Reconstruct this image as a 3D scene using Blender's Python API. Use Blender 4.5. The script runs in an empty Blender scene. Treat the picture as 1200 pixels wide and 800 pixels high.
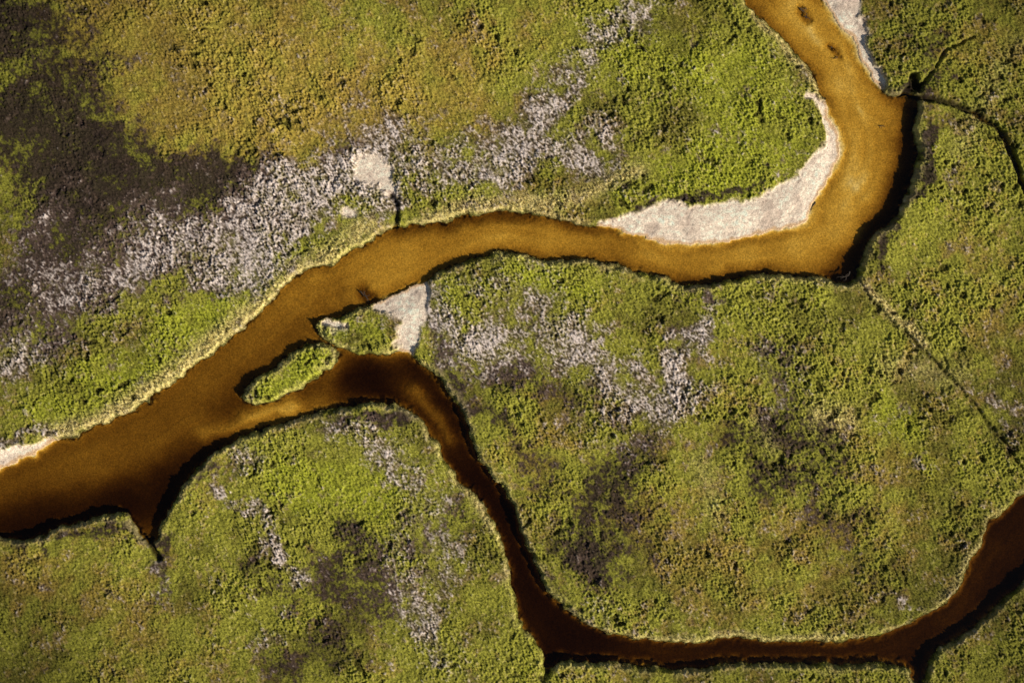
import bpy, math, numpy as np
rng=np.random.default_rng(7)
S=0.1   # metres per map unit ; map units: x right 0..1200, y down 0..800
WL=-0.50 # water level

# ------------------------------------------------------------------ helpers
def hash2(ix,iy,seed):
    h=(ix.astype(np.uint32)*np.uint32(374761393)+iy.astype(np.uint32)*np.uint32(668265263)+np.uint32(seed*2246822519&0xffffffff))
    h=(h^(h>>np.uint32(13)))*np.uint32(1274126177)
    h=h^(h>>np.uint32(16))
    return (h&np.uint32(0xffff)).astype(np.float32)/65535.0
def noise(x,y,wl,seed):
    x=(x/wl).astype(np.float32)+1000.37; y=(y/wl).astype(np.float32)+1000.71
    fx=np.floor(x); fy=np.floor(y)
    ix=fx.astype(np.int64); iy=fy.astype(np.int64)
    u=x-fx; v=y-fy
    u=u*u*u*(u*(u*6-15)+10); v=v*v*v*(v*(v*6-15)+10)
    a=hash2(ix,iy,seed); b=hash2(ix+1,iy,seed); c=hash2(ix,iy+1,seed); d=hash2(ix+1,iy+1,seed)
    return (a+(b-a)*u+(c-a)*v+(a-b-c+d)*u*v)*2-1
def fbm(x,y,wl,seed,oct=3,g=0.5):
    r=0;a=1;t=0
    for i in range(oct):
        # rotate each octave to hide the lattice
        an=0.6+i*0.9; cx=x*math.cos(an)-y*math.sin(an); cy=x*math.sin(an)+y*math.cos(an)
        r=r+a*noise(cx,cy,wl/(2**i),seed+i*17); t+=a; a*=g
    return r/t
def sm(a,b,x):
    t=np.clip((x-a)/(b-a),0,1); return t*t*(3-2*t)
def axis(lo,hi,st,gr,far):
    mid=list(np.arange(lo,hi+st*0.5,st)); L=[];p=lo;s=st
    while p>lo-far: s*=gr; p-=s; L.append(p)
    R=[];p=mid[-1];s=st
    while p<hi+far: s*=gr; p+=s; R.append(p)
    return np.array(L[::-1]+mid+R,dtype=np.float64)
def chaikin(P,n=1,closed=True):
    P=np.array(P,float)
    for _ in range(n):
        if closed: Q=np.roll(P,-1,0); A=P*.75+Q*.25; B=P*.25+Q*.75; P=np.stack([A,B],1).reshape(-1,2)
        else:
            Q=P[1:];R=P[:-1]; A=R*.75+Q*.25;B=R*.25+Q*.75
            P=np.vstack([P[:1],np.stack([A,B],1).reshape(-1,2),P[-1:]])
    return P
def segdist(X,Y,P,closed):
    P=np.array(P,float); n=len(P)
    D=np.full(X.shape,1e18)
    for i in range(n if closed else n-1):
        ax,ay=P[i]; bx,by=P[(i+1)%n]; dx=bx-ax; dy=by-ay; L=dx*dx+dy*dy+1e-9
        t=np.clip(((X-ax)*dx+(Y-ay)*dy)/L,0,1)
        D=np.minimum(D,(X-ax-t*dx)**2+(Y-ay-t*dy)**2)
    return np.sqrt(D)
def inside(X,Y,P):
    n=len(P); r=np.zeros(X.shape,bool)
    for i in range(n):
        ax,ay=P[i]; bx,by=P[(i+1)%n]
        if ay==by: continue
        c=((ay>Y)!=(by>Y)); r^= c&(X<(bx-ax)*(Y-ay)/(by-ay)+ax)
    return r
def sdf(X,Y,P):   # positive inside
    d=segdist(X,Y,P,True); return np.where(inside(X,Y,P),d,-d)

# ------------------------------------------------------------------ map data
upper=[(-2600,1500),(-1500,1150),(-700,880),(-300,690),(-100,600),(0,553),(40,530),(70,515),(112,503),(142,487),(160,478),(185,460),(210,445),(235,425),(262,402),(290,378),(315,355),(338,331),(362,315),(385,310),(410,296),(432,281),(455,268),(476,266),(500,265),(530,258),(560,250),(590,247),(620,251),(650,256),(680,262),(705,262),(730,273),(760,281),(800,286),(840,285),(870,277),(900,271),(920,270),(940,261),(952,250),(955,238),(963,222),(975,205),(984,185),(984,165),(976,145),(969,120),(958,98),(945,75),(930,55),(905,30),(885,12),(870,-4),(840,-60),(780,-200),(700,-500),(400,-1200)]
right=[(560,-1200),(830,-480),(900,-200),(940,-60),(962,2),(975,15),(990,32),(1003,52),(1016,74),(1030,97),(1040,108),(1052,112),(1066,108),(1074,118),(1070,140),(1074,165),(1073,190),(1067,215),(1055,245),(1035,266),(1016,290),(1008,312),(1002,328),(985,331),(960,326),(930,321),(900,318),(880,322),(850,327),(820,334),(800,334),(785,327),(760,319),(735,315),(710,306),(690,300),(660,302),(640,304),(620,298),(595,296),(560,301),(530,311),(500,326),(470,341),(445,353),(425,359),(400,367),(378,374),(370,384),(378,396),(398,405),(412,414),(440,415),(462,411),(474,408),(490,425),(510,437),(522,455),(538,470),(547,492),(554,520),(570,548),(586,570),(600,598),(612,620),(622,645),(632,675),(645,695),(665,711),(690,731),(715,746),(760,753),(820,751),(880,749),(940,753),(990,753),(1030,746),(1060,731),(1100,713),(1122,697),(1134,675),(1146,648),(1156,620),(1175,600),(1200,577),(1290,530),(1500,470),(2200,500)]
lower=[(2200,600),(1500,600),(1330,610),(1250,640),(1200,682),(1175,706),(1150,727),(1120,748),(1092,768),(1082,800),(1074,800),(1066,782),(1040,776),(1000,777),(940,779),(880,777),(820,782),(770,785),(720,779),(680,773),(655,777),(642,796),(638,775),(629,752),(611,730),(601,700),(598,665),(591,635),(580,615),(561,587),(541,564),(521,541),(511,520),(500,505),(490,490),(475,477),(455,470),(420,471),(390,478),(350,489),(310,501),(270,520),(240,537),(226,553),(212,577),(190,606),(180,638),(165,625),(150,606),(138,599),(100,608),(60,624),(30,632),(0,628),(-100,650),(-300,760),(-700,960),(-1500,1240),(-2600,1620)]
riverP=chaikin(upper+right+lower,1)
isl=[(280,469),(290,453),(309,436),(335,419),(360,405),(383,400),(396,408),(392,427),(377,440),(350,456),(325,471),(300,477)]
islP=chaikin(isl,1)
creeks=[ # pts, halfwidth, depth
 ([(1004,325),(1012,340),(1030,362),(1052,384),(1078,405),(1100,428),(1122,450),(1142,474),(1160,497),(1178,520),(1200,552),(1225,585)],1.0,.38),
 ([(1072,112),(1090,116),(1112,122),(1135,129),(1156,140),(1172,153),(1184,170),(1192,190),(1198,215),(1215,260),(1260,300)],3.0,.65),
 ([(1072,112),(1080,95),(1095,80),(1104,64),(1118,52),(1140,44)],1.2,.35),
 ([(1060,112),(1072,100),(1070,88)],5.0,.6),
 ([(461,268),(466,252),(466,240),(458,228)],2.0,.45),
 ([(165,620),(178,640),(186,655)],3.0,.5),
 ([(1110,430),(1090,380),(1086,350)],.6,.15),
]
sands=[
 [(700,262),(722,256),(745,250),(765,243),(785,236),(803,242),(835,241),(862,236),(890,228),(912,219),(932,205),(950,188),(963,170),(970,152),(965,132),(952,120),(938,116),(945,106),(962,110),(972,125),(990,150),(992,190),(970,225),(962,255),(940,272),(900,280),(860,285),(800,296),(760,290),(725,280)],
 [(950,-60),(1012,-60),(1012,-5),(1010,18),(1016,42),(1026,68),(1038,92),(1034,104),(1020,90),(1000,62),(985,36),(958,8)],
 [(440,355),(460,345),(480,334),(500,328),(503,345),(498,370),(490,390),(482,412),(465,412),(462,392),(466,376),(455,366),(438,363)],
 [(414,182),(430,177),(444,182),(454,196),(461,212),(463,228),(450,226),(434,214),(418,206),(411,194)],
 [(-60,545),(-60,528),(0,525),(30,520),(60,516),(70,519),(40,534),(0,556),(-40,575)],
 [(399,246),(410,242),(422,247),(419,256),(404,256)],
 [(378,378),(398,374),(410,379),(396,385),(382,389)],
]
# strokes: (points, sigma, amp)
salt=[([(20,400),(60,360),(110,330),(170,310)],26,.55),([(100,325),(170,290),(230,300),(300,290)],34,.66),([(180,270),(250,270),(310,230),(380,200),(440,190)],28,.88),
 ([(270,310),(330,270),(390,230)],24,.72),([(395,225),(415,205),(450,235)],14,.6),([(440,170),(500,185),(560,190),(620,165),(690,175)],28,.54),([(600,165),(650,120),(680,70),(720,30),(760,0)],22,.54),([(30,280),(80,250)],18,.4),([(500,220),(600,205),(680,190)],14,.35),
 ([(500,345),(520,390),(560,410)],20,.8),([(560,405),(620,400),(680,410),(720,440),(760,465),(800,460)],28,.58),([(640,340),(680,400)],20,.45),([(840,345),(820,380),(800,420),(790,470)],13,.7),([(900,420),(925,450),(910,480)],18,.45),([(550,330),(600,345)],14,.35),
 ([(400,505),(450,530),(480,570),(510,620),(530,660)],24,.55),([(480,700),(500,750),(520,790)],26,.48),([(250,580),(300,605),(335,640),(350,680)],9,.66),([(280,545),(300,540)],12,.5),([(360,680),(340,650)],14,.4),([(470,610),(450,680),(480,720)],24,.35),
 ([(0,420),(30,405)],22,.7),([(180,670),(186,700)],9,.6),([(0,320),(20,330)],18,.5),([(1170,460),(1190,490)],18,.3),([(0,520),(60,510)],8,.6),([(690,500),(740,530),(760,490)],22,.3),([(300,760),(320,720)],14,.35),([(1035,700),(1075,725)],8,.45),([(690,715),(730,725)],8,.5)]
dark=[([(-80,150),(0,140),(80,150),(120,185)],40,1.0),([(60,200),(130,210),(200,215),(270,205)],30,1.0),([(80,250),(60,310),(30,360),(-30,370)],38,.9),([(120,240),(170,250),(130,290)],42,.85),([(20,30),(90,80),(60,120)],46,.65),([(-50,-50),(20,20)],50,.65),
 ([(180,300),(260,280),(330,245)],30,.38),([(40,390),(120,350)],20,.45),
 ([(700,590),(740,545)],28,.85),([(680,640),(705,670)],24,.85),([(760,610),(730,640)],18,.55),([(870,520),(930,500),(970,540),(900,560)],24,.70),([(910,420),(920,460)],16,.6),([(390,680),(440,700),(420,640)],30,.70),([(340,770),(400,750)],24,.55),([(480,480),(440,490),(400,500)],9,.9),([(510,390),(530,440),(560,480)],11,.8),([(1075,60),(1110,90)],18,.55),([(600,510),(640,560)],18,.5),([(380,180),(420,165)],10,.6),([(560,500),(580,490)],10,.6),([(960,600),(1010,590)],22,.45),([(800,330),(845,338)],7,.7),([(1075,100),(1060,112)],10,1.0),([(1085,150),(1082,220),(1050,270),(1020,310)],9,.95),([(120,200),(250,260)],26,.6),([(460,420),(500,460)],8,.4),([(150,610),(190,640)],9,.9),([(200,570),(240,540)],9,.8),([(0,636),(60,634),(130,608)],6,.7),([(690,730),(640,690)],8,.5),([(720,258),(760,244),(790,233),(830,226),(900,212)],6,.75),([(480,600),(500,640),(540,600)],20,.5),([(200,330),(260,330)],22,.4),([(600,440),(680,470)],22,.45),([(1000,650),(1050,680)],22,.4),([(300,660),(340,700)],16,.5),([(180,660),(190,710)],10,.5),([(830,395),(790,350)],10,.4),([(560,440),(620,420)],16,.35)]
ochre=[([(120,30),(300,60),(500,110)],70,.9),([(560,60),(640,40)],45,.5),([(1060,560),(1000,660),(860,680)],60,.45),([(820,480),(1010,490)],40,.35),([(1140,60),(1190,40)],40,.6),([(1130,280),(1180,380)],50,.45),([(200,140),(350,150)],50,.8),([(0,660),(120,700),(200,780)],50,.55),([(620,520),(760,600)],50,.5),([(960,20),(800,20)],30,.25),([(800,260),(640,240)],30,.3)]
bright=[([(740,60),(850,110),(900,160)],55,.7),([(860,190),(760,215),(700,215)],26,.7),([(300,330),(340,300)],22,1.),([(60,470),(150,430),(230,380),(290,340)],24,.75),([(1040,480),(1060,510),(1100,560)],24,.8),([(430,590),(380,570),(340,560)],34,.7),([(300,470),(350,435),(385,412)],18,1.),([(560,330),(700,330)],18,.6),([(520,330),(540,370)],14,.6),([(820,350),(980,370)],30,.4),([(620,620),(660,560)],20,.3),([(240,640),(300,700)],34,.3),([(1080,250),(1090,200)],24,.4),([(830,0),(880,60)],25,.4),([(480,730),(600,700),(620,760)],26,.3),([(410,390),(440,380)],14,.8)]
yellow=[([(500,262),(545,243),(600,236),(640,240),(680,228),(720,210),(750,200)],7,.8),([(430,262),(400,290),(350,312),(320,345),(280,375)],9,.9),([(270,385),(220,425),(170,460),(120,492),(60,508)],8,.95),([(960,488),(990,492)],12,.7),([(890,490),(905,520)],9,.4),([(880,12),(950,90),(966,112)],3.5,1.),([(640,235),(600,240)],6,.6),([(1150,630),(1128,670),(1100,705)],4,.5),([(1125,175),(1190,50)],10,.2),([(735,750),(850,745),(990,748)],3,.5),([(500,500),(560,590),(590,640)],3,.5),([(1014,334),(1050,374),(1084,402)],4,.9),([(560,296),(640,298),(740,312)],3,.3),([(820,540),(840,600)],10,.25),([(1040,430),(1120,440)],12,.3)]
# optical depth of the tannin water (sandy shoals are negative strokes)
shallow=[([(1005,200),(1012,130),(985,60),(930,10)],22,-.42),([(1000,225),(975,272),(930,292)],18,-.34),([(900,300),(820,308),(760,300)],11,-.18),([(700,285),(560,278),(480,298)],13,-.18),([(470,300),(380,340)],18,-.12),([(236,512),(285,493),(345,476)],7,-.75),([(485,460),(512,490),(528,520)],8,-1.9),([(0,580),(100,552),(180,522)],16,-.25),([(445,424),(468,416)],6,-1.),([(1170,640),(1110,735)],8,-.6),([(760,765),(940,768),(1060,755)],6,-.4)]
deep=[([(360,460),(440,445),(450,465)],12,.9),([(1070,130),(1070,180),(1062,220),(1020,285),(985,328)],13,1.7),([(900,322),(800,334)],8,.9),([(0,628),(120,603),(190,592)],24,1.9),([(410,440),(400,465)],12,.8),([(560,560),(600,640),(640,720),(700,755)],16,.6),([(540,470),(530,460)],8,.7),([(460,264),(520,258),(620,251)],8,1.),([(650,258),(760,282),(880,280)],4,.6),([(300,455),(270,485)],12,.8),([(200,560),(260,525)],14,1.1),([(640,770),(660,765)],12,.7),([(395,345),(350,400),(290,440),(250,480)],14,.4),([(425,345),(432,352)],5,1.6),([(940,12),(948,22)],3,1.2),([(975,55),(984,68)],3,1.2),([(250,545),(200,540),(150,570)],22,.6)]
bankhi=[([(1090,120),(1085,180),(1075,240),(1030,290),(1010,325)],22,.55),([(980,335),(900,325),(820,340)],14,.15),([(560,500),(525,440),(600,580),(640,690),(720,750)],14,.08),([(-100,655),(0,640),(60,632),(140,610),(230,545)],16,.15),([(470,350),(540,305),(660,300)],10,.05)]

# ------------------------------------------------------------------ coarse fields
cx=axis(-160,1360,2.5,1.12,60000); cy=axis(-160,960,2.5,1.12,60000)
CX,CY=np.meshgrid(cx,cy)
rs=sdf(CX,CY,riverP); isd=sdf(CX,CY,islP)
dist=-rs; dist=np.where(inside(CX,CY,islP),isd,np.minimum(np.abs(rs),np.abs(isd))*np.sign(dist))
def strokes(L,mode='add'):
    F=np.zeros(CX.shape)
    for P,sg,a in L:
        d=segdist(CX,CY,P,False); g=a*np.exp(-(d/sg)**2/1.6)
        F = F+g if mode=='add' else 1-(1-F)*(1-g)
    return F
F={}
F['dist']=np.clip(dist,-300,300)
for k,L in dict(salt=salt,dark=dark,ochre=ochre,bright=bright,yellow=yellow).items(): F[k]=strokes(L,'scr')
F['dep']=strokes(shallow)+strokes(deep)
F['bank']=strokes(bankhi)
sd=np.full(CX.shape,-1e9)
for P in sands: sd=np.maximum(sd,sdf(CX,CY,chaikin(P,1)))
F['sand']=np.clip(sd,-300,300)
cr=np.full(CX.shape,1e9); crd=np.zeros(CX.shape)
for P,w,dp in creeks:
    d=segdist(CX,CY,chaikin(P,2,False),False)-w
    crd=np.maximum(crd,dp*np.exp(-(np.clip(d,0,None)/12.)**2)); cr=np.minimum(cr,d)
F['cr']=np.clip(cr,-20,300); F['crd']=crd
def samp(name,x,y):
    A=F[name]
    u=np.interp(x.ravel(),cx,np.arange(len(cx))); v=np.interp(y.ravel(),cy,np.arange(len(cy)))
    i=np.clip(u.astype(int),0,len(cx)-2); j=np.clip(v.astype(int),0,len(cy)-2); u=u-i; v=v-j
    r=A[j,i]*(1-u)*(1-v)+A[j,i+1]*u*(1-v)+A[j+1,i]*(1-u)*v+A[j+1,i+1]*u*v
    return r.reshape(x.shape).astype(np.float32)

def lin(c):
    c=np.array(c,float)/255; return np.where(c<=.04045,c/12.92,((c+.055)/1.055)**2.4)
GREEN=lin((148,145,56)); BRIGHT=lin((162,166,50)); OCHRE=lin((172,144,66)); DARK=lin((50,38,38)); GREY=lin((212,196,186))
SOIL=lin((114,94,84)); SAND=lin((250,228,204)); YEL=lin((224,204,136)); MUD=lin((30,21,15)); OLIVE=lin((106,100,42))
BED=np.array((.72,.60,.44))

def evaluate(X,Y):
    """height (m) and albedo on the land/bed surface at map positions"""
    X=X.astype(np.float32); Y=Y.astype(np.float32)
    w1=fbm(X,Y,26,3,4,.6); w2=fbm(X,Y,26,53,4,.6)
    wx=X+w1*7; wy=Y+w2*7
    d=samp('dist',wx,wy); d=d+fbm(X,Y,7,81,2)*1.8
    sx=X+fbm(X,Y,40,11,4,.7)*32; sy=Y+fbm(X,Y,40,29,4,.7)*32
    sa=samp('salt',sx,sy); dk=samp('dark',sx,sy); oc=samp('ochre',sx,sy); br=samp('bright',sx,sy); ye=samp('yellow',wx,wy)
    dep=samp('dep',X+w1*9,Y+w2*9); bk=samp('bank',X,Y); sand=samp('sand',wx,wy)+fbm(X,Y,12,91,4,.65)*5.0
    cr=samp('cr',X+w1*4,Y+w2*4)+fbm(X,Y,6,83,2)*1.4; crd=samp('crd',X,Y)
    sandm=sm(-3.5,3.5,sand)
    # tussock relief
    n1=fbm(X,Y,2.6,101,2,.6); n2=fbm(X,Y,11,131,2)
    n3=noise((X*.8+Y*.6)*.8,(Y*.8-X*.6)*1.25,1.9,151); n4=fbm(X,Y,42,171,3)
    n5=noise((X*.45+Y*.9)*.55,(Y*.45-X*.9)*1.3,4.2,161)
    big=fbm(X,Y,150,181,3)
    pits=sm(.42,.66,fbm(X,Y,10,191,2))*sm(-.15,.4,n4+.15)
    veg=(1-sandm)
    rough=.70+.9*sm(-.3,.4,n4)
    rel=(.055*n1+.075*n3+.045*n5+.045*n2)*rough+.20*n4-.20*pits
    rel=rel*(1-.30*sm(.3,.9,dk)*veg)
    bankw=5.5+24*sandm
    H=(-WL+bk*.8)*(1-.4*sandm)
    prof=sm(0,1,np.clip(d/bankw,0,1))
    zl=WL+ .04+H*prof + rel*veg*sm(0,4,d) + sandm*(.04*n2+.015*n1)
    zl=zl+.15*big*sm(20,120,d)
    # creeks
    cp=1-sm(-1.5,3.0,cr)
    zl=zl-cp*crd*1.05
    # bed
    width=sm(0,24,-d)
    rim=np.exp(-np.clip(-d,0,99)/6.5)*(1-sandm)
    depth=.08+ .38*sm(0,5,-d)+.28*width+dep+rim*1.4
    nar=sm(470,520,X)*sm(400,440,Y)+ (sm(385,430,X)*sm(405,425,Y))*.8
    depth=depth+2.6*np.clip(nar,0,1)*sm(0,8,-d)+1.1*sm(500,-50,X)*sm(0,12,-d)*(1-np.clip(nar,0,1))
    depth=depth+.26*fbm(X,Y,70,211,3)+.08*fbm(X*1.0,Y*1.0,14,221,3)+.16*noise(d*1.0,X*.12+Y*.12,7,231)*width
    depth=np.clip(depth,.12,4.5)*sm(-.5,3,-d)
    depth=np.where(d>0,0,depth)
    z=np.where(d>0,zl,WL-.03-.15*depth+.01*n3)
    # ---- albedo
    def mix(a,b,t): t=np.clip(t,0,1)[...,None]; return a*(1-t)+b*t
    g1=fbm(X,Y,75,301,4,.6); g2=fbm(X,Y,18,331,3,.6); g3=fbm(X,Y,4,351,2,.7)
    C=np.broadcast_to(GREEN,X.shape+(3,)).copy()
    C=mix(C,OLIVE,sm(-.15,.4,g1+.5*g2)*.85)
    C=mix(C,OCHRE,sm(.1,1,oc+g2*.5+g1*.3)*.75)
    C=mix(C,OCHRE,sm(.05,.5,g2+.4*g3-.2*br)*.5)
    C=mix(C,BRIGHT,sm(.15,.85,br+g2*.5-.3*g1)*.75)
    C=mix(C,YEL,sm(.3,.8,g3+.3*g2)*.35)
    yy=ye*sm(-.7,.3,g3+.6*g2+.45)
    C=mix(C,YEL,yy*.9)
    C=mix(C,OLIVE*.35,pits*.85)
    # burnt/peaty ground
    dm=sm(.20,.85,dk+.42*g2+.42*g3+.12*g1+.2*n3)
    C=mix(C,DARK,dm*.94)
    # salt crust between tussocks
    sp=sa+.50*g2+.16*n2+.26*g3+.15*g1
    soil=sm(.10,.7,sp)
    C=mix(C,SOIL,soil*.6)
    wh=sm(.30,1.20,sp+.40*n3+.34*n1+.24*n5-.06-.25*dm)
    C=mix(C,GREY,wh*.97)
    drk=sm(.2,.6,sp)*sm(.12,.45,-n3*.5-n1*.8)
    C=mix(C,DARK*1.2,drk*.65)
    # pale dead grass on the rim, hanging over the bank
    C=mix(C,YEL*.85,sm(12,3,d+3*g2)*sm(-.3,.4,g2+.25)*.45*veg)
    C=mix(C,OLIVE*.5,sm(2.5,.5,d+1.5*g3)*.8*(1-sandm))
    sc=SAND*(1+.16*g3+.12*n2)[...,None]
    sc=mix(sc,SOIL*1.7,sm(.1,.7,g2+.4*g3)*.5)
    strat=np.sin((d+3*g2)*.9+2*w1)
    sc=sc*(1-.14*sm(.2,1,strat))[...,None]
    sc=mix(sc,DARK*2,sm(.35,.6,g3+.4*n2)*.6*sm(14,2,sand))
    C=mix(C,sc,sandm)
    C=mix(C,SAND*np.array((.75,.60,.42)),sandm*sm(5,1,d))
    C=mix(C,MUD*1.0,cp*.9*sm(.2,.5,crd))
    C=C*(1+.24*n3*veg+.14*g3)[...,None]
    # lens vignette painted into the land albedo, darkening towards the frame corners
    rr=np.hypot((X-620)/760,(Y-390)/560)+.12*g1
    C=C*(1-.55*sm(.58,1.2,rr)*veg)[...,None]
    under=(d<=0)
    B=BED*(1+.13*g3+.14*n3+.06*g2)[...,None]
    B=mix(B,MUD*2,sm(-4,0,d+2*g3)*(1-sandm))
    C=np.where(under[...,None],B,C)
    return z,C,depth,d,cp,dict(dk=dm,salt=sp,sand=sandm,ye=ye,br=br,oc=oc,pits=pits)

# ------------------------------------------------------------------ ground
def gridmesh(name,ax,ay,Z,attrs,keep=None):
    nx,ny=len(ax),len(ay)
    X,Y=np.meshgrid((ax-600)*S,(400-ay)*S)
    co=np.stack([X,Y,Z],-1).reshape(-1,3).astype(np.float32)
    idx=np.arange(nx*ny).reshape(ny,nx)
    q=np.stack([idx[:-1,:-1],idx[1:,:-1],idx[1:,1:],idx[:-1,1:]],-1).reshape(-1,4)
    if keep is not None:
        q=q[keep.reshape(-1)]
        u,inv=np.unique(q,return_inverse=True); q=inv.reshape(-1,4); co=co[u]
        attrs={k:v.reshape(nx*ny,-1)[u] for k,v in attrs.items()}
    return rawmesh(name,co,q,attrs)
def rawmesh(name,co,q,attrs,smooth=True):
    me=bpy.data.meshes.new(name); me.vertices.add(len(co)); me.vertices.foreach_set('co',co.astype(np.float32).ravel())
    me.loops.add(q.size); me.loops.foreach_set('vertex_index',q.astype(np.int32).ravel())
    me.polygons.add(len(q)); me.polygons.foreach_set('loop_start',np.arange(0,q.size,q.shape[1],dtype=np.int32))
    me.update(calc_edges=True)
    me.polygons.foreach_set('use_smooth',np.full(len(q),smooth))
    for k,v in attrs.items():
        v=v.reshape(len(co),-1)
        if v.shape[1]==3:
            a=me.attributes.new(k,'FLOAT_COLOR','POINT'); a.data.foreach_set('color',np.hstack([v,np.ones((len(v),1))]).astype(np.float32).ravel())
        else:
            a=me.attributes.new(k,'FLOAT','POINT'); a.data.foreach_set('value',v.astype(np.float32).ravel())
    ob=bpy.data.objects.new(name,me); bpy.context.collection.objects.link(ob); return ob
ax=axis(-50,1250,.72,1.07,40000); ay=axis(-50,850,.72,1.07,40000)
Z=np.zeros((len(ay),len(ax)),np.float32); COL=np.zeros(Z.shape+(3,),np.float32)
for j in range(0,len(ay),200):
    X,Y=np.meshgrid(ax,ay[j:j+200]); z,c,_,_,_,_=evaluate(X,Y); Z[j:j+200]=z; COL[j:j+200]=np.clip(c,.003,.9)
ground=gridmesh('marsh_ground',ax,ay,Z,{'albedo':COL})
del Z,COL
# water
wxa=axis(-60,1260,1.5,1.1,2600); wya=axis(-60,860,1.5,1.1,2200)
WX,WY=np.meshgrid(wxa,wya)
z,c,dep,d,cp,_=evaluate(WX,WY)
k=((d<12)|(cp>.2)).astype(bool)
kq=k[:-1,:-1]|k[1:,:-1]|k[1:,1:]|k[:-1,1:]
water=gridmesh('river_water',wxa,wya,np.full(WX.shape,WL),{'depth':np.clip(np.maximum(dep,(WL-z)),0,4)},keep=kq)

# ------------------------------------------------------------------ grass tufts (one object)
n=430000
PX=rng.uniform(-40,1240,n); PY=rng.uniform(-40,840,n)
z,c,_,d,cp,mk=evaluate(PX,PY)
dens=.50+.5*sm(10,2,d)+.8*mk['ye']+.25*mk['br']
dens=dens*(1-mk['sand'])*(1-.6*mk['dk'])*(1-.5*sm(.3,.7,mk['salt']))*(d>.3)*(cp<.3)
ok=rng.random(n)<dens
PX=PX[ok];PY=PY[ok];z=z[ok];c=c[ok];ye=mk['ye'][ok]; d=d[ok]; n=len(PX)
NB=4
ang=rng.uniform(0,2*np.pi,(n,NB)); size=rng.uniform(.4,.9,(n,1))*(1+.8*ye[:,None]*rng.random((n,1)))*(1+.4*sm(4,1,d)[:,None])
ht=.20*size*rng.uniform(.6,1.2,(n,NB)); rad=.17*size*rng.uniform(.4,1.1,(n,NB))
bx=((PX-600)*S)[:,None]; by=((400-PY)*S)[:,None]; bz=z[:,None]-.03
cw=.034*size
p0=np.stack([bx-np.sin(ang)*cw,by+np.cos(ang)*cw,bz+0*ang],-1)
p1=np.stack([bx+np.sin(ang)*cw,by-np.cos(ang)*cw,bz+0*ang],-1)
p2=np.stack([bx+np.cos(ang)*rad,by+np.sin(ang)*rad,bz+ht],-1)
co=np.stack([p0,p1,p2],2).reshape(-1,3)
q=np.arange(len(co)).reshape(-1,3)
tint=rng.random((n,1))
c=np.where((d<4)[:,None],np.maximum(c,GREEN*.6),c)
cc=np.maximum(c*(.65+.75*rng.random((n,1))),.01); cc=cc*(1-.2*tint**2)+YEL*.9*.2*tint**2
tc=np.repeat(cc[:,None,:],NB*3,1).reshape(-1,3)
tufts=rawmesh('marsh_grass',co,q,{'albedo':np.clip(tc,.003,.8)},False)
print('tufts',n)

# ------------------------------------------------------------------ driftwood snags
def snag(px,py,size,ang0,nb,seed,z0=WL):
    r=np.random.default_rng(seed); V=[];Fc=[]
    def tube(P,R):
        b=len(V)
        for i,(p,rr) in enumerate(zip(P,R)):
            t=P[min(i+1,len(P)-1)]-P[max(i-1,0)]; t=t/np.linalg.norm(t)
            a=np.cross(t,[0,0,1]); a=a/(np.linalg.norm(a)+1e-6); b2=np.cross(a,t)
            for k in range(6):
                an=k*math.pi/3; V.append(p+rr*(math.cos(an)*a+math.sin(an)*b2))
        for i in range(len(P)-1):
            for k in range(6):
                k2=(k+1)%6; Fc.append((b+i*6+k,b+i*6+k2,b+i*6+6+k2,b+i*6+6+k))
        Fc.append(tuple(b+k for k in range(6))[::-1]); Fc.append(tuple(b+(len(P)-1)*6+k for k in range(6)))
    def branch(p,a,L,R,lv):
        n=6; P=[np.array(p,float)];
        for i in range(n):
            a+=r.normal(0,.28); P.append(P[-1]+np.array([math.cos(a),math.sin(a),r.normal(.02,.12)])*L/n)
        tube(P,[R*(1-.8*i/n) for i in range(n+1)])
        if lv<2:
            for j in range(nb): 
                k=r.integers(1,n); branch(P[k],a+r.choice([-1,1])*r.uniform(.5,1.1),L*r.uniform(.35,.6),R*.55,lv+1)
    branch(((px-600)*S,(400-py)*S,z0),ang0,size,.07*size**.5,0)
    me=bpy.data.meshes.new('driftwood'); me.from_pydata([tuple(v) for v in V],[],Fc); me.update()
    ob=bpy.data.objects.new('driftwood',me); bpy.context.collection.objects.link(ob); return ob
snags=[snag(938,8,1.3,-1.0,3,1),snag(944,18,.8,-.6,2,2),snag(975,54,1.1,-1.1,2,3),snag(983,66,.6,-2.5,2,4),snag(1032,147,.6,.2,2,5),
 snag(421,341,1.3,-.7,3,6),snag(430,350,.9,2.2,2,7),snag(996,318,1.5,-1.2,3,8,WL+.35),snag(330,462,.8,.6,2,9),snag(957,236,1.2,-1.7,2,10)]

# ------------------------------------------------------------------ materials
def newmat(n):
    m=bpy.data.materials.new(n); m.use_nodes=True; nt=m.node_tree; nt.nodes.clear(); return m,nt,nt.nodes,nt.links
def N(ns,t,**kw):
    n=ns.new(t)
    for k,v in kw.items(): setattr(n,k,v)
    return n
m,nt,ns,lk=newmat('marsh_soil_and_grass')
o=N(ns,'ShaderNodeOutputMaterial'); p=N(ns,'ShaderNodeBsdfPrincipled'); p.inputs['Roughness'].default_value=.95; p.inputs['Specular IOR Level'].default_value=.08
a=N(ns,'ShaderNodeAttribute',attribute_name='albedo'); g=N(ns,'ShaderNodeNewGeometry')
no=N(ns,'ShaderNodeTexNoise'); no.inputs['Scale'].default_value=6.5; no.inputs['Detail'].default_value=4
mr=N(ns,'ShaderNodeMapRange'); mr.inputs[1].default_value=.3; mr.inputs[2].default_value=.7; mr.inputs[3].default_value=.65; mr.inputs[4].default_value=1.35
vm=N(ns,'ShaderNodeVectorMath',operation='SCALE')
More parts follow.
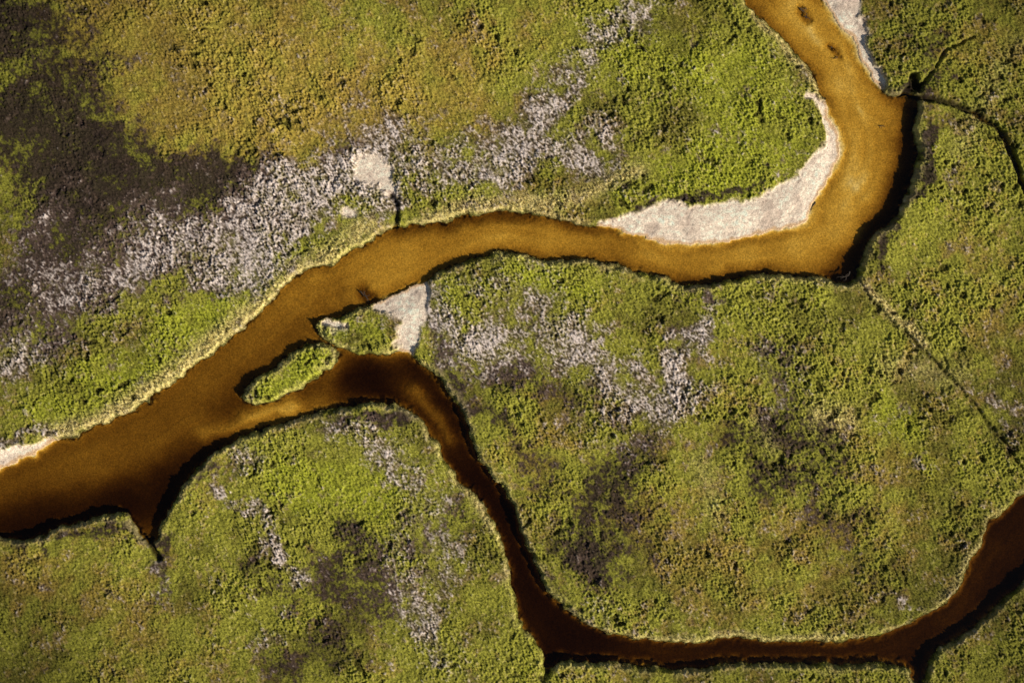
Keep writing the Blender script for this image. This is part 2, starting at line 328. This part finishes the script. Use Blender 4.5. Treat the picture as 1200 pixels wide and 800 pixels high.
lk.new(g.outputs['Position'],no.inputs['Vector']); lk.new(no.outputs[0],mr.inputs[0]); lk.new(a.outputs['Color'],vm.inputs[0]); lk.new(mr.outputs[0],vm.inputs['Scale'])
lk.new(vm.outputs[0],p.inputs['Base Color'])
bp=N(ns,'ShaderNodeBump'); bp.inputs['Strength'].default_value=.5; bp.inputs['Distance'].default_value=.05
lk.new(no.outputs[0],bp.inputs['Height']); lk.new(bp.outputs[0],p.inputs['Normal']); lk.new(p.outputs[0],o.inputs[0])
ground.data.materials.append(m)
m,nt,ns,lk=newmat('grass_blades')
o=N(ns,'ShaderNodeOutputMaterial'); a=N(ns,'ShaderNodeAttribute',attribute_name='albedo')
df=N(ns,'ShaderNodeBsdfDiffuse'); tl=N(ns,'ShaderNodeBsdfTranslucent'); mx=N(ns,'ShaderNodeMixShader'); mx.inputs[0].default_value=.3
lk.new(a.outputs['Color'],df.inputs[0]); lk.new(a.outputs['Color'],tl.inputs[0]); lk.new(df.outputs[0],mx.inputs[1]); lk.new(tl.outputs[0],mx.inputs[2]); lk.new(mx.outputs[0],o.inputs[0])
tufts.data.materials.append(m)
m,nt,ns,lk=newmat('wet_wood')
o=N(ns,'ShaderNodeOutputMaterial'); p=N(ns,'ShaderNodeBsdfPrincipled'); p.inputs['Roughness'].default_value=.8
no=N(ns,'ShaderNodeTexNoise'); no.inputs['Scale'].default_value=9; rp=N(ns,'ShaderNodeValToRGB')
rp.color_ramp.elements[0].color=(.02,.014,.009,1); rp.color_ramp.elements[1].color=(.09,.06,.04,1)
lk.new(no.outputs[0],rp.inputs[0]); lk.new(rp.outputs[0],p.inputs['Base Color']); lk.new(p.outputs[0],o.inputs[0])
for s_ in snags: s_.data.materials.append(m)

m,nt,ns,lk=newmat('tannin_water')
o=N(ns,'ShaderNodeOutputMaterial'); a=N(ns,'ShaderNodeAttribute',attribute_name='depth')
comb=N(ns,'ShaderNodeCombineColor')
for i,(kk,off) in enumerate([(1.10,-.10),(1.30,.30),(1.6,2.2)]):
    e=N(ns,'ShaderNodeMath',operation='MULTIPLY'); e.inputs[1].default_value=-6; lk.new(a.outputs['Fac'],e.inputs[0])
    ex=N(ns,'ShaderNodeMath',operation='EXPONENT'); lk.new(e.outputs[0],ex.inputs[0])
    on=N(ns,'ShaderNodeMath',operation='SUBTRACT'); on.inputs[0].default_value=1; lk.new(ex.outputs[0],on.inputs[1])
    of=N(ns,'ShaderNodeMath',operation='MULTIPLY'); of.inputs[1].default_value=-off/2; lk.new(on.outputs[0],of.inputs[0])
    ma=N(ns,'ShaderNodeMath',operation='MULTIPLY_ADD'); ma.inputs[1].default_value=-kk/2; lk.new(a.outputs['Fac'],ma.inputs[0]); lk.new(of.outputs[0],ma.inputs[2])
    e2=N(ns,'ShaderNodeMath',operation='EXPONENT'); lk.new(ma.outputs[0],e2.inputs[0])
    cl=N(ns,'ShaderNodeMath',operation='MINIMUM'); cl.inputs[1].default_value=1; lk.new(e2.outputs[0],cl.inputs[0]); lk.new(cl.outputs[0],comb.inputs[i])
tr=N(ns,'ShaderNodeBsdfTransparent'); lk.new(comb.outputs[0],tr.inputs[0])
gl=N(ns,'ShaderNodeBsdfGlossy'); gl.inputs['Roughness'].default_value=.12
no=N(ns,'ShaderNodeTexNoise'); no.inputs['Scale'].default_value=2.5; no.inputs['Detail'].default_value=4
bp=N(ns,'ShaderNodeBump'); bp.inputs['Strength'].default_value=.15; bp.inputs['Distance'].default_value=.05; lk.new(no.outputs[0],bp.inputs['Height']); lk.new(bp.outputs[0],gl.inputs['Normal'])
g=N(ns,'ShaderNodeNewGeometry'); lk.new(g.outputs['Position'],no.inputs['Vector'])
# reflect only on the upper face (the sheet has no thickness, so its underside must not total-reflect)
fr=N(ns,'ShaderNodeFresnel'); fr.inputs[0].default_value=1.33
inv=N(ns,'ShaderNodeMath',operation='SUBTRACT'); inv.inputs[0].default_value=1; lk.new(g.outputs['Backfacing'],inv.inputs[1])
ff=N(ns,'ShaderNodeMath',operation='MULTIPLY'); lk.new(fr.outputs[0],ff.inputs[0]); lk.new(inv.outputs[0],ff.inputs[1])
mx=N(ns,'ShaderNodeMixShader'); lk.new(ff.outputs[0],mx.inputs[0]); lk.new(tr.outputs[0],mx.inputs[1]); lk.new(gl.outputs[0],mx.inputs[2]); lk.new(mx.outputs[0],o.inputs[0])
water.data.materials.append(m)

# ------------------------------------------------------------------ light, sky, camera
sc=bpy.context.scene
w=bpy.data.worlds.new('World'); sc.world=w; w.use_nodes=True; nt=w.node_tree
bg=nt.nodes['Background']; sky=nt.nodes.new('ShaderNodeTexSky'); sky.sky_type='NISHITA'; sky.sun_disc=False
EL=math.radians(28); d=np.array([.86,-.51]); AZ=math.atan2(d[0],d[1])
sky.sun_elevation=EL; sky.sun_rotation=AZ
nt.links.new(sky.outputs[0],bg.inputs[0]); bg.inputs[1].default_value=.05
L=bpy.data.lights.new('sun','SUN'); L.energy=5; L.angle=math.radians(.5); L.color=(1,.93,.80)
lo=bpy.data.objects.new('sun',L); sc.collection.objects.link(lo)
from mathutils import Vector
v=Vector((d[0]*math.cos(EL),d[1]*math.cos(EL),math.sin(EL))); lo.rotation_euler=v.to_track_quat('Z','Y').to_euler(); lo.location=v*200
cam=bpy.data.cameras.new('camera'); co=bpy.data.objects.new('camera',cam); sc.collection.objects.link(co)
co.location=(0,0,150); cam.sensor_width=36; cam.lens=45; cam.clip_end=20000; sc.camera=co
sc.view_settings.view_transform='Standard'; sc.view_settings.look='None'; sc.view_settings.exposure=0
